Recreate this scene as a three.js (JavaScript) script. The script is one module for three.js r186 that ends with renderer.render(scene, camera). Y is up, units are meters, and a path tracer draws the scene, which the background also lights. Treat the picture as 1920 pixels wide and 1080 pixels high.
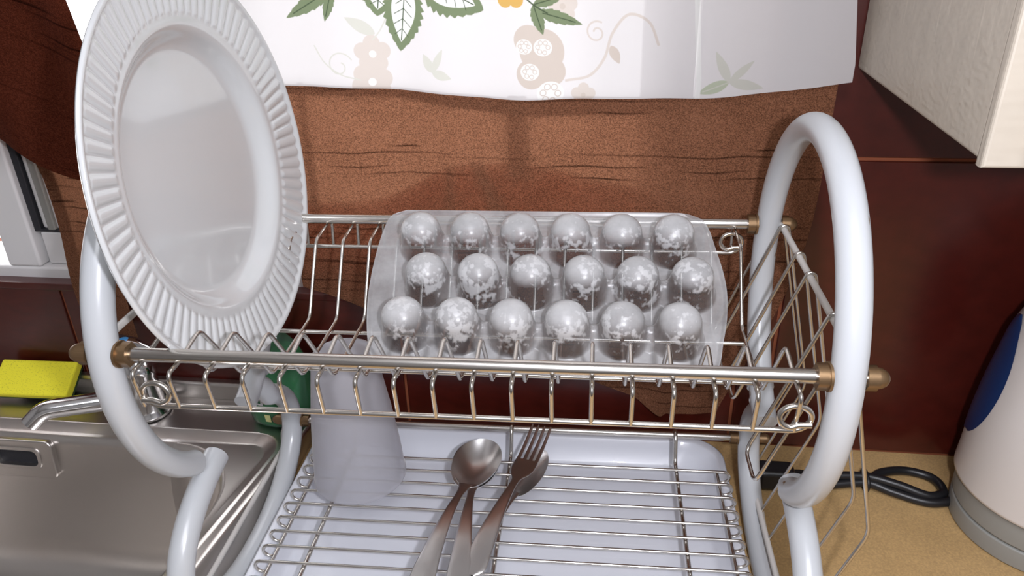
import * as THREE from 'three';
import { RoundedBoxGeometry } from 'three/addons/geometries/RoundedBoxGeometry.js';
import { mergeGeometries, mergeVertices } from 'three/addons/utils/BufferGeometryUtils.js';
import { RectAreaLightUniformsLib } from 'three/addons/lights/RectAreaLightUniformsLib.js';
import { ImprovedNoise } from 'three/addons/math/ImprovedNoise.js';

// ------------------------------------------------------------ camera, sky, lights, exposure
const scene = new THREE.Scene();
const camera = new THREE.PerspectiveCamera(2 * Math.atan(540 / 1440.7) * 180 / Math.PI, 1920 / 1080, 0.02, 60);
camera.position.set(0.0901, 0.5083, 0.4742);
camera.rotation.set(-0.4707, 0.1464, -0.0306, 'YXZ');
const renderer = new THREE.WebGLRenderer({ antialias: true });
renderer.toneMapping = THREE.LinearToneMapping;
renderer.toneMappingExposure = 1.0;
renderer.shadowMap.enabled = true;
RectAreaLightUniformsLib.init();
scene.background = new THREE.Color(1.0, 1.0, 1.02);          // bright overcast daylight beyond the window
scene.backgroundIntensity = 3.0;
const flash = new THREE.PointLight(0xf6f6ff, 0.77, 0, 2);     // the camera's own flash, a few centimetres right of its lens
flash.position.set(0.152, 0.522, 0.478);
flash.castShadow = true; flash.shadow.radius = 0.6; flash.shadow.mapSize.set(2048, 2048); flash.shadow.camera.near = 0.05;
scene.add(flash);
const LAMP = { x: 0.25, z: 1.0, y: 1.44, w: 0.7, h: 0.7, power: 9.0 };
const ceilingLight = new THREE.RectAreaLight(0xf6f8ff, LAMP.power, LAMP.w, LAMP.h);
ceilingLight.position.set(LAMP.x, LAMP.y - 0.03, LAMP.z); ceilingLight.lookAt(LAMP.x, 0, LAMP.z);
scene.add(ceilingLight);

// ------------------------------------------------------------ helpers
const V = (x, y, z) => new THREE.Vector3(x, y, z);
let seed = 12345;
const rnd = () => { seed = (seed * 1664525 + 1013904223) >>> 0; return seed / 4294967296; };
const perlin = new ImprovedNoise();
const noise = (x, y, z = 0) => perlin.noise(x, y, z);
const fbm = (x, y, z = 0, o = 4) => { let s = 0, a = 0.5; for (let i = 0; i < o; i++) { s += a * noise(x, y, z); x *= 2.03; y *= 2.03; z *= 2.03; a *= 0.5; } return s; };
const sstep = (a, b, x) => { const t = Math.min(1, Math.max(0, (x - a) / (b - a))); return t * t * (3 - 2 * t); };
const counts = {};
function numbered(name) { counts[name] = (counts[name] ?? -1) + 1; return counts[name] ? name + '_' + String(counts[name]).padStart(3, '0') : name; }
function shade(o) { o.traverse((m) => { if (m.isMesh) { m.castShadow = true; m.receiveShadow = true; } }); return o; }
function mesh(name, geo, mat, parent, label) {
  const m = new THREE.Mesh(geo, mat); m.name = parent ? name : numbered(name); m.castShadow = m.receiveShadow = true;
  if (label) m.userData.label = label;
  (parent ?? scene).add(m); return m;
}
function thing(name, label, category, pos = [0, 0, 0], turn = 0, group) {
  const g = new THREE.Group(); g.name = numbered(name); g.position.set(...pos); g.rotation.y = turn;
  g.userData = { label, category }; if (group) g.userData.group = group; scene.add(g); return g;
}
function struct(name, geo, mat) { const m = mesh(name, geo, mat); m.userData.kind = 'structure'; return m; }
function boxGeo(x0, x1, y0, y1, z0, z1, r = 0) {
  const w = x1 - x0, h = y1 - y0, d = z1 - z0;
  const g = r ? new RoundedBoxGeometry(w, h, d, 2, r) : new THREE.BoxGeometry(w, h, d);
  return g.translate((x0 + x1) / 2, (y0 + y1) / 2, (z0 + z1) / 2);
}
function merge(list) { return mergeGeometries(list.map((g) => { let h = g.index ? g.toNonIndexed() : g; h = h.clone(); for (const k of Object.keys(h.attributes)) if (!['position', 'normal', 'uv'].includes(k)) h.deleteAttribute(k); return h; })); }
// a polyline with its corners rounded
function rounded(pts, r, closed = false) {
  const out = [], n = pts.length, seg = 5;
  for (let i = 0; i < n; i++) {
    const p = pts[i];
    if (!closed && (i === 0 || i === n - 1)) { out.push(p.clone()); continue; }
    const a = pts[(i - 1 + n) % n], b = pts[(i + 1) % n], la = p.distanceTo(a), lb = p.distanceTo(b);
    const d = Math.min(r, la * 0.48, lb * 0.48), s = p.clone().lerp(a, d / la), e = p.clone().lerp(b, d / lb);
    for (let k = 0; k <= seg; k++) { const t = k / seg; out.push(s.clone().multiplyScalar((1 - t) * (1 - t)).addScaledVector(p, 2 * t * (1 - t)).addScaledVector(e, t * t)); }
  }
  return out;
}
// a round section carried along a path with parallel transport; rad may be a number or a function of 0..1
function sweep(pts, rad, sides = 8, closed = false, cap = true) {
  pts = pts.filter((p, i) => i === 0 || p.distanceToSquared(pts[i - 1]) > 1e-10);
  const n = pts.length, pos = [], nor = [], uv = [], idx = [], R = typeof rad === 'function' ? rad : () => rad;
  const tan = pts.map((p, i) => (closed ? pts[(i + 1) % n].clone().sub(pts[(i - 1 + n) % n]) : pts[Math.min(i + 1, n - 1)].clone().sub(pts[Math.max(i - 1, 0)])).normalize());
  let u = Math.abs(tan[0].y) < 0.9 ? V(0, 1, 0) : V(1, 0, 0);
  u.sub(tan[0].clone().multiplyScalar(u.dot(tan[0]))).normalize();
  let len = 0; const rings = closed ? n + 1 : n;
  const u0 = u.clone();
  for (let q = 0; q < rings; q++) {
    const i = q % n;
    if (q) { const prev = pts[(q - 1) % n]; len += pts[i].distanceTo(prev); u.sub(tan[i].clone().multiplyScalar(u.dot(tan[i]))).normalize(); }
    if (closed && q === n) u.copy(u0);
    const v = tan[i].clone().cross(u), r = R(q / (rings - 1));
    for (let k = 0; k <= sides; k++) {
      const a = (k / sides) * Math.PI * 2, d = u.clone().multiplyScalar(Math.cos(a)).addScaledVector(v, Math.sin(a));
      pos.push(pts[i].x + d.x * r, pts[i].y + d.y * r, pts[i].z + d.z * r); nor.push(d.x, d.y, d.z); uv.push(len, (k / sides) * 2 * Math.PI * r);
    }
  }
  const w = sides + 1;
  for (let q = 0; q < rings - 1; q++) for (let k = 0; k < sides; k++) { const a = q * w + k; idx.push(a, a + 1, a + w, a + 1, a + w + 1, a + w); }
  if (cap && !closed) for (const [i, s] of [[0, -1], [n - 1, 1]]) {
    const b = pos.length / 3, t = tan[i]; pos.push(pts[i].x, pts[i].y, pts[i].z); nor.push(t.x * s, t.y * s, t.z * s); uv.push(0, 0);
    for (let k = 0; k <= sides; k++) { const q = (i * w + k) * 3; pos.push(pos[q], pos[q + 1], pos[q + 2]); nor.push(t.x * s, t.y * s, t.z * s); uv.push(0, 0); }
    for (let k = 0; k < sides; k++) s > 0 ? idx.push(b, b + 1 + k, b + 2 + k) : idx.push(b, b + 2 + k, b + 1 + k);
  }
  const g = new THREE.BufferGeometry();
  g.setAttribute('position', new THREE.Float32BufferAttribute(pos, 3)); g.setAttribute('normal', new THREE.Float32BufferAttribute(nor, 3)); g.setAttribute('uv', new THREE.Float32BufferAttribute(uv, 2)); g.setIndex(idx);
  return g;
}
// a grid surface f(u, v) -> [x, y, z], uv in metres through m(u, v)
function sheet(nu, nv, f, m, close = false) {
  const pos = [], uv = [], idx = [];
  for (let j = 0; j <= nv; j++) for (let i = 0; i <= nu; i++) { const u = i / nu, v = j / nv; pos.push(...f(u, v)); uv.push(...(m ? m(u, v) : [u, v])); }
  for (let j = 0; j < nv; j++) for (let i = 0; i < nu; i++) { const a = j * (nu + 1) + i, b = a + nu + 1; idx.push(a, a + 1, b, a + 1, b + 1, b); }
  const g = new THREE.BufferGeometry();
  g.setAttribute('position', new THREE.Float32BufferAttribute(pos, 3)); g.setAttribute('uv', new THREE.Float32BufferAttribute(uv, 2)); g.setIndex(idx); g.computeVertexNormals();
  if (close) {                                   // the seam of a closed surface shares its normals
    const N = g.attributes.normal;
    for (let j = 0; j <= nv; j++) { const a = j * (nu + 1), b = a + nu; const s = V(N.getX(a) + N.getX(b), N.getY(a) + N.getY(b), N.getZ(a) + N.getZ(b)).normalize(); N.setXYZ(a, s.x, s.y, s.z); N.setXYZ(b, s.x, s.y, s.z); }
  }
  return g;
}
const lathe = (pts, n = 64) => new THREE.LatheGeometry(pts.map(([r, y]) => new THREE.Vector2(r, y)), n);
function interp(table, x) {                      // smooth interpolation in a table of [x, y]
  if (x <= table[0][0]) return table[0][1];
  for (let i = 1; i < table.length; i++) if (x <= table[i][0]) {
    const [x0, y0] = table[i - 1], [x1, y1] = table[i], h = x1 - x0, t = (x - x0) / h;
    const m0 = i > 1 ? (y1 - table[i - 2][1]) / (x1 - table[i - 2][0]) : (y1 - y0) / h, m1 = i < table.length - 1 ? (table[i + 1][1] - y0) / (table[i + 1][0] - x0) : (y1 - y0) / h;
    const t2 = t * t, t3 = t2 * t;
    return (2 * t3 - 3 * t2 + 1) * y0 + (t3 - 2 * t2 + t) * h * m0 + (-2 * t3 + 3 * t2) * y1 + (t3 - t2) * h * m1;
  }
  return table[table.length - 1][1];
}
function dataTex(w, h, f, srgb = true, perMetre = null) {
  const d = new Uint8Array(w * h * 4);
  for (let j = 0; j < h; j++) for (let i = 0; i < w; i++) { const c = f(i / w, j / h, i, j), k = (j * w + i) * 4; const a = Array.isArray(c) ? c : [c, c, c]; for (let q = 0; q < 3; q++) d[k + q] = Math.max(0, Math.min(255, Math.round(a[q] * 255))); d[k + 3] = 255; }
  const t = new THREE.DataTexture(d, w, h); t.wrapS = t.wrapT = THREE.RepeatWrapping; t.magFilter = THREE.LinearFilter; t.minFilter = THREE.LinearMipmapLinearFilter; t.generateMipmaps = true;
  if (srgb) t.colorSpace = THREE.SRGBColorSpace;
  if (perMetre) t.repeat.set(perMetre[0], perMetre[1]);
  t.needsUpdate = true; return t;
}
const lin = (r, g, b) => new THREE.Color().setRGB(r, g, b);
const tile2 = (f, s) => (u, v) => {              // makes a noise of u, v periodic by blending
  const a = f(u * s, v * s), b = f((u - 1) * s, v * s), c = f(u * s, (v - 1) * s), d = f((u - 1) * s, (v - 1) * s), p = sstep(0.7, 1, u), q = sstep(0.7, 1, v);
  return (a * (1 - p) + b * p) * (1 - q) + (c * (1 - p) + d * p) * q;
};

// ------------------------------------------------------------ materials
const std = (o) => new THREE.MeshStandardMaterial(o), phy = (o) => new THREE.MeshPhysicalMaterial(o);
const M = {};
const blotch = tile2((x, y) => fbm(x, y, 3.1, 5), 6);
M.tiles = [0, 1, 2].map((k) => phy({ color: lin(0.072 + 0.006 * k, 0.0105, 0.007), roughness: 0.3, clearcoat: 0.35, clearcoatRoughness: 0.2,
  map: dataTex(256, 256, (u, v) => { const n = 0.93 + 0.16 * blotch((u + k * 0.31) % 1, v); return [n, n * 0.98, n * 0.96]; }, true, [3.3, 3.3]) }));
M.grout = std({ color: lin(0.30, 0.085, 0.035), roughness: 0.8 });
const speck = (() => { const a = []; for (let i = 0; i < 256 * 256; i++) a.push(rnd()); return a; })();
M.counter = phy({ roughness: 0.42, map: dataTex(256, 256, (u, v, i, j) => { const n = 1 + 0.1 * blotch(u, v) + (speck[j * 256 + i] - 0.5) * 0.14; return [0.74 * n, 0.61 * n, 0.42 * n]; }, true, [4, 4]) });
M.white = phy({ color: lin(0.53, 0.55, 0.57), roughness: 0.3, clearcoat: 0.4, clearcoatRoughness: 0.2,
  map: dataTex(512, 256, (u, v) => { const r = noise(u * 60, v * 40, 7.7) > 0.74 ? 1 : 0; return r ? [0.62, 0.48, 0.34] : [1, 1, 1]; }, true, [1.1, 5]) });
M.whiteBar = phy({ color: lin(0.62, 0.60, 0.57), roughness: 0.45 });
M.chrome = std({ color: lin(0.66, 0.63, 0.59), metalness: 1, roughness: 0.24 });
M.chromeBright = std({ color: lin(0.78, 0.78, 0.79), metalness: 1, roughness: 0.12 });
M.rust = std({ color: lin(0.42, 0.30, 0.18), metalness: 0.8, roughness: 0.38,
  map: dataTex(64, 64, (u, v) => { const n = 0.8 + 0.5 * blotch(u, v); return [n, n * 0.95, n * 0.9]; }, true, [20, 20]) });
const brushed = tile2((x, y) => noise(x * 6, y * 0.9, 1.7), 9);
M.steel = std({ color: lin(0.68, 0.645, 0.615), metalness: 1, roughness: 0.31 });
M.cutlery = std({ color: lin(0.74, 0.725, 0.715), metalness: 1, roughness: 0.3 });
M.plate = phy({ color: lin(0.60, 0.615, 0.62), roughness: 0.16, clearcoat: 0.8, clearcoatRoughness: 0.06 });
M.tray = phy({ color: lin(0.72, 0.74, 0.80), roughness: 0.32, clearcoat: 0.2 });
M.cup = phy({ color: lin(0.70, 0.695, 0.74), roughness: 0.5, transmission: 0.6, thickness: 0, ior: 1.45, side: THREE.DoubleSide });
M.paint = phy({ color: lin(0.60, 0.535, 0.445), roughness: 0.45, map: dataTex(256, 256, (u, v) => { const n = 0.96 + 0.06 * blotch(u, v) + (noise(u * 30, v * 5, 4.4) > 0.55 ? 0.05 : 0); return [n, n, n]; }, true, [4, 4]),
  bumpMap: dataTex(256, 256, (u, v) => 0.5 + 0.3 * brushed(v, u) + 0.4 * blotch(u, v), false, [5, 5]), bumpScale: 0.0005 });
M.upvc = phy({ color: lin(0.74, 0.73, 0.73), roughness: 0.4 });
M.gasket = std({ color: lin(0.02, 0.02, 0.025), roughness: 0.6 });
M.glass = phy({ color: 0xffffff, transmission: 1, thickness: 0, roughness: 0.02, ior: 1.5 });
M.wall = std({ color: lin(0.42, 0.41, 0.40), roughness: 0.9 });
M.ceiling = std({ color: lin(0.80, 0.80, 0.80), roughness: 0.9 });
M.floor = std({ color: lin(0.16, 0.12, 0.09), roughness: 0.6 });
M.spongeYellow = std({ color: lin(0.98, 0.90, 0.06), roughness: 0.95, map: dataTex(128, 128, (u, v) => { const n = noise(u * 40, v * 40, 2.2) > 0.42 ? 0.82 : 1; return [n, n, n * 0.9]; }, true, [1.5, 1.5]) });
M.scour = std({ color: lin(0.035, 0.075, 0.02), roughness: 1 });
M.green = phy({ color: lin(0.003, 0.24, 0.06), roughness: 0.18, transmission: 0.2, thickness: 0, ior: 1.4 });
M.bottle = phy({ color: lin(0.45, 0.80, 0.62), roughness: 0.1, transmission: 0.9, thickness: 0, ior: 1.45 });
M.capWhite = phy({ color: lin(0.75, 0.75, 0.76), roughness: 0.4 });
M.red = phy({ color: lin(0.5, 0.03, 0.02), roughness: 0.4 });
M.kettle = phy({ color: lin(0.70, 0.66, 0.63), roughness: 0.35, clearcoat: 0.2 });
M.kettleGrey = phy({ color: lin(0.30, 0.30, 0.28), roughness: 0.5 });
M.kettleBlue = phy({ color: lin(0.010, 0.035, 0.13), roughness: 0.3 });
M.black = phy({ color: lin(0.012, 0.012, 0.014), roughness: 0.38 });
M.faucetBlue = phy({ color: lin(0.05, 0.25, 0.55), roughness: 0.3 });
// cloth
const weave = (() => { const a = []; for (let i = 0; i < 512 * 512; i++) a.push(rnd()); return a; })();
const slubs = []; for (let i = 0; i < 46; i++) slubs.push([rnd(), rnd(), 0.05 + 0.22 * rnd(), 0.3 + 0.7 * rnd(), rnd() * 9]);
const slubAt = (u, v) => { let s = 0; for (const [x, y, l, a, p] of slubs) { let du = Math.abs(u - x); du = Math.min(du, 1 - du); if (du > l) continue; let dv = Math.abs(v - y - 0.004 * noise(u * 12, p)); if (dv > 0.5) dv = 1 - dv; if (dv < 0.005) s = Math.max(s, a * (1 - dv / 0.005) * (1 - (du / l) ** 2)); } return s; };
const brownTex = dataTex(512, 512, (u, v, i, j) => { const n = 0.86 + (weave[j * 512 + i] - 0.5) * 0.5 + 0.12 * blotch(u, v), s = 1 - 0.6 * slubAt(u, v); return [n * s, n * s * 0.97, n * s * 0.93]; }, true, [3.2, 4.2]);
M.brown = phy({ color: lin(0.315, 0.145, 0.086), roughness: 0.9, transmission: 0.3, thickness: 0, map: brownTex, ior: 1.1, side: THREE.DoubleSide });
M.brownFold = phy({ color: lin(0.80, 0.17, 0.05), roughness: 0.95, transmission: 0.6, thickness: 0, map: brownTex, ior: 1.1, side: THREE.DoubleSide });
M.brownDark = phy({ color: lin(0.105, 0.026, 0.014), roughness: 0.95, transmission: 0.15, thickness: 0, map: brownTex, ior: 1.1, side: THREE.DoubleSide });
M.brownHem = phy({ color: lin(0.20, 0.055, 0.03), roughness: 0.95, transmission: 0.2, thickness: 0, map: brownTex, ior: 1.1, side: THREE.DoubleSide });
// the print and embroidery on the white curtain, laid out in metres: canvas spans x -0.42 .. 0.30, y 0.355 .. 0.715
const SX0 = -0.42, SX1 = 0.30, SY0 = 0.355, SY1 = 0.715;
function sheerTexture() {
  const W = 2048, H = 1024, c = document.createElement('canvas'); c.width = W; c.height = H;
  const g = c.getContext('2d'); g.fillStyle = 'rgb(243,240,240)'; g.fillRect(0, 0, W, H);
  const X = (x) => (x - SX0) / (SX1 - SX0) * W, Y = (y) => H - (y - SY0) / (SY1 - SY0) * H, S = W / (SX1 - SX0);
  const path = (pts, close) => { g.beginPath(); pts.forEach(([x, y], i) => i ? g.lineTo(X(x), Y(y)) : g.moveTo(X(x), Y(y))); if (close) g.closePath(); };
  // leaf: base point, tip point, half width, serrated, colours
  function leaf(bx, by, tx, ty, w, teeth, fill, edge, inner) {
    const dx = tx - bx, dy = ty - by, L = Math.hypot(dx, dy), ux = dx / L, uy = dy / L, nx = -uy, ny = ux, out = [], ins = [];
    const half = (t) => w * Math.pow(Math.sin(Math.PI * Math.pow(t, 0.8)), 0.85);
    for (const s of [1, -1]) { const seq = []; for (let k = 0; k <= 40; k++) { const t = k / 40, h = half(t) * (1 + (teeth ? 0.24 * (((t * teeth) % 1)) : 0)); seq.push([bx + ux * L * t + nx * h * s, by + uy * L * t + ny * h * s]); } out.push(...(s > 0 ? seq : seq.reverse())); }
    for (const s of [1, -1]) { const seq = []; for (let k = 0; k <= 40; k++) { const t = k / 40, h = half(t) * 0.68; seq.push([bx + ux * L * (0.05 + 0.82 * t) + nx * h * s, by + uy * L * (0.05 + 0.82 * t) + ny * h * s]); } ins.push(...(s > 0 ? seq : seq.reverse())); }
    g.fillStyle = fill; path(out, true); g.fill();
    if (inner) { g.fillStyle = inner; path(ins, true); g.fill(); }
    g.strokeStyle = edge; g.lineWidth = 2.2; path([[bx, by], [bx + dx * 0.85, by + dy * 0.85]]); g.stroke();
    if (inner) for (let k = 1; k < 5; k++) for (const s of [1, -1]) { const t = 0.12 + k * 0.14; path([[bx + dx * t, by + dy * t], [bx + dx * (t + 0.1) + nx * s * half(t) * 0.5, by + dy * (t + 0.1) + ny * s * half(t) * 0.5]]); g.lineWidth = 1.4; g.stroke(); }
  }
  const G1 = 'rgb(134,148,116)', G2 = 'rgb(84,98,76)', WH = 'rgb(252,252,250)';
  function flower(x, y, r, col, holes, petals = 5, a0 = 0.3) {
    g.fillStyle = col;
    for (let k = 0; k < petals; k++) { const a = a0 + k / petals * Math.PI * 2; g.beginPath(); g.arc(X(x + Math.cos(a) * r * 0.58), Y(y + Math.sin(a) * r * 0.58), r * 0.46 * S, 0, 7); g.fill(); }
    g.fillStyle = holes; g.beginPath(); g.arc(X(x), Y(y), r * 0.2 * S, 0, 7); g.fill();
  }
  function swirl(x, y, r, turns, a0, col, lw, dir = 1) { g.strokeStyle = col; g.lineWidth = lw; const p = []; for (let k = 0; k <= 60; k++) { const t = k / 60, a = a0 + dir * t * turns * 6.283; p.push([x + Math.cos(a) * r * (1 - 0.75 * t), y + Math.sin(a) * r * (1 - 0.75 * t)]); } path(p); g.stroke(); }
  function curve(pts, col, lw) { g.strokeStyle = col; g.lineWidth = lw; const sp = new THREE.CatmullRomCurve3(pts.map(([x, y]) => V(x, y, 0))).getPoints(60).map((p) => [p.x, p.y]); path(sp); g.stroke(); }
  const pale = 'rgb(230,220,212)', pale2 = 'rgb(220,208,198)', mist = 'rgb(226,226,216)';
  // pale woven ground pattern
  flower(-0.116, 0.394, 0.015, pale, WH); flower(-0.119, 0.371, 0.017, pale, WH, 6);
  swirl(-0.145, 0.385, 0.012, 1.1, 0.4, mist, 3); curve([[-0.165, 0.402], [-0.158, 0.388], [-0.145, 0.378], [-0.128, 0.373]], mist, 3);
  curve([[-0.115, 0.405], [-0.108, 0.412], [-0.1, 0.424]], mist, 3); leaf(-0.112, 0.41, -0.135, 0.424, 0.005, 0, mist, mist);
  leaf(-0.066, 0.379, -0.072, 0.394, 0.004, 0, mist, mist); leaf(-0.066, 0.379, -0.05, 0.374, 0.004, 0, mist, mist); leaf(-0.066, 0.379, -0.055, 0.398, 0.003, 0, mist, mist);
  g.fillStyle = pale2; for (const [x, y, r] of [[0.028, 0.396, 0.018], [0.018, 0.378, 0.012], [0.034, 0.38, 0.012], [0.018, 0.405, 0.012]]) { g.beginPath(); g.arc(X(x), Y(y), r * S, 0, 7); g.fill(); }
  g.fillStyle = WH; for (const [x, y, r] of [[0.029, 0.399, 0.0075], [0.014, 0.4, 0.0065], [0.017, 0.38, 0.0075], [0.033, 0.362, 0.011]]) { g.beginPath(); g.ellipse(X(x), Y(y), r * S, r * S * 0.9, 0, 0, 7); g.fill(); g.strokeStyle = pale2; g.lineWidth = 2; for (let k = 0; k < 6; k++) { g.beginPath(); g.arc(X(x + Math.cos(k) * r * 0.55), Y(y + Math.sin(k) * r * 0.55), r * 0.22 * S, 0, 7); g.stroke(); } }
  curve([[0.045, 0.372], [0.065, 0.376], [0.078, 0.39], [0.086, 0.41], [0.1, 0.424], [0.115, 0.418], [0.122, 0.4]], pale, 6); swirl(0.073, 0.41, 0.009, 1.3, 1, pale, 4);
  leaf(0.084, 0.4, 0.09, 0.386, 0.004, 0, pale2, pale2); flower(0.047, 0.43, 0.012, pale, pale2); flower(0.06, 0.36, 0.01, pale, pale2);
  leaf(0.176, 0.372, 0.152, 0.363, 0.0045, 0, 'rgb(205,213,190)', mist); leaf(0.176, 0.372, 0.166, 0.396, 0.004, 0, mist, mist); leaf(0.176, 0.372, 0.204, 0.366, 0.004, 0, mist, mist); leaf(0.176, 0.372, 0.196, 0.388, 0.003, 0, mist, mist);
  // embroidered leaves and blossoms
  leaf(-0.142, 0.446, -0.185, 0.424, 0.0055, 6, G1, G2); leaf(-0.142, 0.446, -0.152, 0.421, 0.004, 6, G1, G2); leaf(-0.142, 0.446, -0.178, 0.442, 0.004, 6, G1, G2);
  leaf(-0.1, 0.462, -0.108, 0.424, 0.016, 8, G1, G2, WH); leaf(-0.1, 0.466, -0.144, 0.449, 0.012, 7, G1, G2, WH);
  leaf(-0.08, 0.452, -0.092, 0.396, 0.0155, 10, G1, G2, WH); leaf(-0.068, 0.455, -0.017, 0.428, 0.018, 10, G1, G2, WH); leaf(-0.07, 0.46, -0.03, 0.468, 0.016, 9, G1, G2, WH);
  leaf(0.024, 0.432, 0.049, 0.438, 0.004, 5, G1, G2); leaf(0.026, 0.427, 0.062, 0.416, 0.0045, 6, G1, G2); leaf(0.024, 0.432, 0.03, 0.409, 0.0045, 6, G1, G2); curve([[0.01, 0.445], [0.024, 0.432], [0.035, 0.425]], G2, 3);
  flower(0.006, 0.442, 0.013, 'rgb(228,186,110)', 'rgb(170,110,50)'); flower(-0.085, 0.49, 0.03, 'rgb(228,186,110)', 'rgb(170,110,50)'); flower(-0.02, 0.52, 0.022, 'rgb(222,170,150)', 'rgb(170,110,50)');
  leaf(0.06, 0.5, 0.1, 0.52, 0.014, 8, G1, G2, WH); leaf(0.06, 0.5, 0.045, 0.545, 0.014, 8, G1, G2, WH); leaf(-0.2, 0.5, -0.25, 0.47, 0.014, 8, G1, G2, WH);
  // the seam thread
  g.strokeStyle = 'rgb(255,255,252)'; g.lineWidth = 12; path([[0.155, SY1], [0.152, SY0]]); g.stroke();
  const t = new THREE.CanvasTexture(c); t.colorSpace = THREE.SRGBColorSpace; t.magFilter = THREE.LinearFilter; return t;
}
M.sheer = phy({ color: lin(0.74, 0.735, 0.735), roughness: 0.85, transmission: 0.35, thickness: 0, map: sheerTexture(), ior: 1.1, side: THREE.DoubleSide });
// frosted plastic with dried lime scale: where the scale sits the plastic stops letting light through

// ------------------------------------------------------------ the room
const WZ = -0.183, WX0 = -1.25, WX1 = 1.05, OPX0 = -0.98, OPX1 = 0.213, OPY0 = 0.152, OPY1 = 0.98;
const wallBack = struct('wall_back', merge([boxGeo(WX0, OPX0, -0.9, 1.5, WZ - 0.13, WZ - 0.003), boxGeo(OPX1, WX1, -0.9, 1.5, WZ - 0.13, WZ - 0.003), boxGeo(OPX0, OPX1, -0.9, OPY0 - 0.004, WZ - 0.13, WZ - 0.003), boxGeo(OPX0, OPX1, OPY1, 1.5, WZ - 0.13, WZ - 0.003)]), M.grout);
{
  const xs = [-1.25]; for (let x = -1.234 + 0.37; x < WX1; x += 0.37) xs.push(x); xs.push(WX1);
  const ys = [0, 0.152, 0.3035, 0.607, 0.91, 1.2135, 1.5], g = 0.0016; let k = 0;
  for (let i = 0; i < xs.length - 1; i++) for (let j = 0; j < ys.length - 1; j++) {
    if (j === 0 && xs[i] > -0.13) continue;                                      // right of here the first course is full height
    let x0 = xs[i], x1 = xs[i + 1], y0 = ys[j], y1 = ys[j + 1];
    if (j === 1 && x0 > -0.13) y0 = 0;
    const cut = [[x0, x1, y0, y1]], pieces = [];
    for (const [a, b, c, d] of cut) {
      if (b <= OPX0 || a >= OPX1 || d <= OPY0 + 0.001 || c >= OPY1) { pieces.push([a, b, c, d]); continue; }
      if (a < OPX0) pieces.push([a, OPX0, c, d]); if (b > OPX1) pieces.push([OPX1, b, c, d]);
      if (d > OPY1) pieces.push([Math.max(a, OPX0), Math.min(b, OPX1), OPY1, d]);
      if (c < OPY0 - 0.001) pieces.push([Math.max(a, OPX0), Math.min(b, OPX1), c, OPY0]);
    }
    for (const [a, b, c, d] of pieces) mesh('tile', boxGeo(a + g, b - g, c + g, d - g, WZ - 0.008, WZ, 0.0012), M.tiles[k++ % 3], wallBack);
  }
}
struct('wall_left', boxGeo(WX0 - 0.1, WX0, -0.9, 1.5, WZ - 0.13, 2.1), M.wall);
struct('wall_right', boxGeo(WX1, WX1 + 0.1, -0.9, 1.5, WZ - 0.13, 2.1), M.wall);
struct('wall_front', boxGeo(WX0 - 0.1, WX1 + 0.1, -0.9, 1.5, 2.1, 2.2), M.wall);
struct('floor', boxGeo(WX0 - 0.1, WX1 + 0.1, -1.0, -0.9, WZ - 0.13, 2.2), M.floor);
struct('ceiling', boxGeo(WX0 - 0.1, WX1 + 0.1, 1.5, 1.6, WZ - 0.13, 2.2), M.ceiling);
{
  const t = thing('ceiling_light', 'square flush ceiling lamp glowing above the kitchen floor', 'lamp', [LAMP.x, 1.5, LAMP.z]);
  mesh('housing', boxGeo(-LAMP.w / 2 - 0.02, LAMP.w / 2 + 0.02, -0.045, 0, -LAMP.h / 2 - 0.02, LAMP.h / 2 + 0.02, 0.008), M.upvc, t);
  mesh('diffuser', boxGeo(-LAMP.w / 2, LAMP.w / 2, -0.06, -0.045, -LAMP.h / 2, LAMP.h / 2), std({ color: 0xffffff, emissive: 0xf6f8ff, emissiveIntensity: 0.5 }), t);
}
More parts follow.
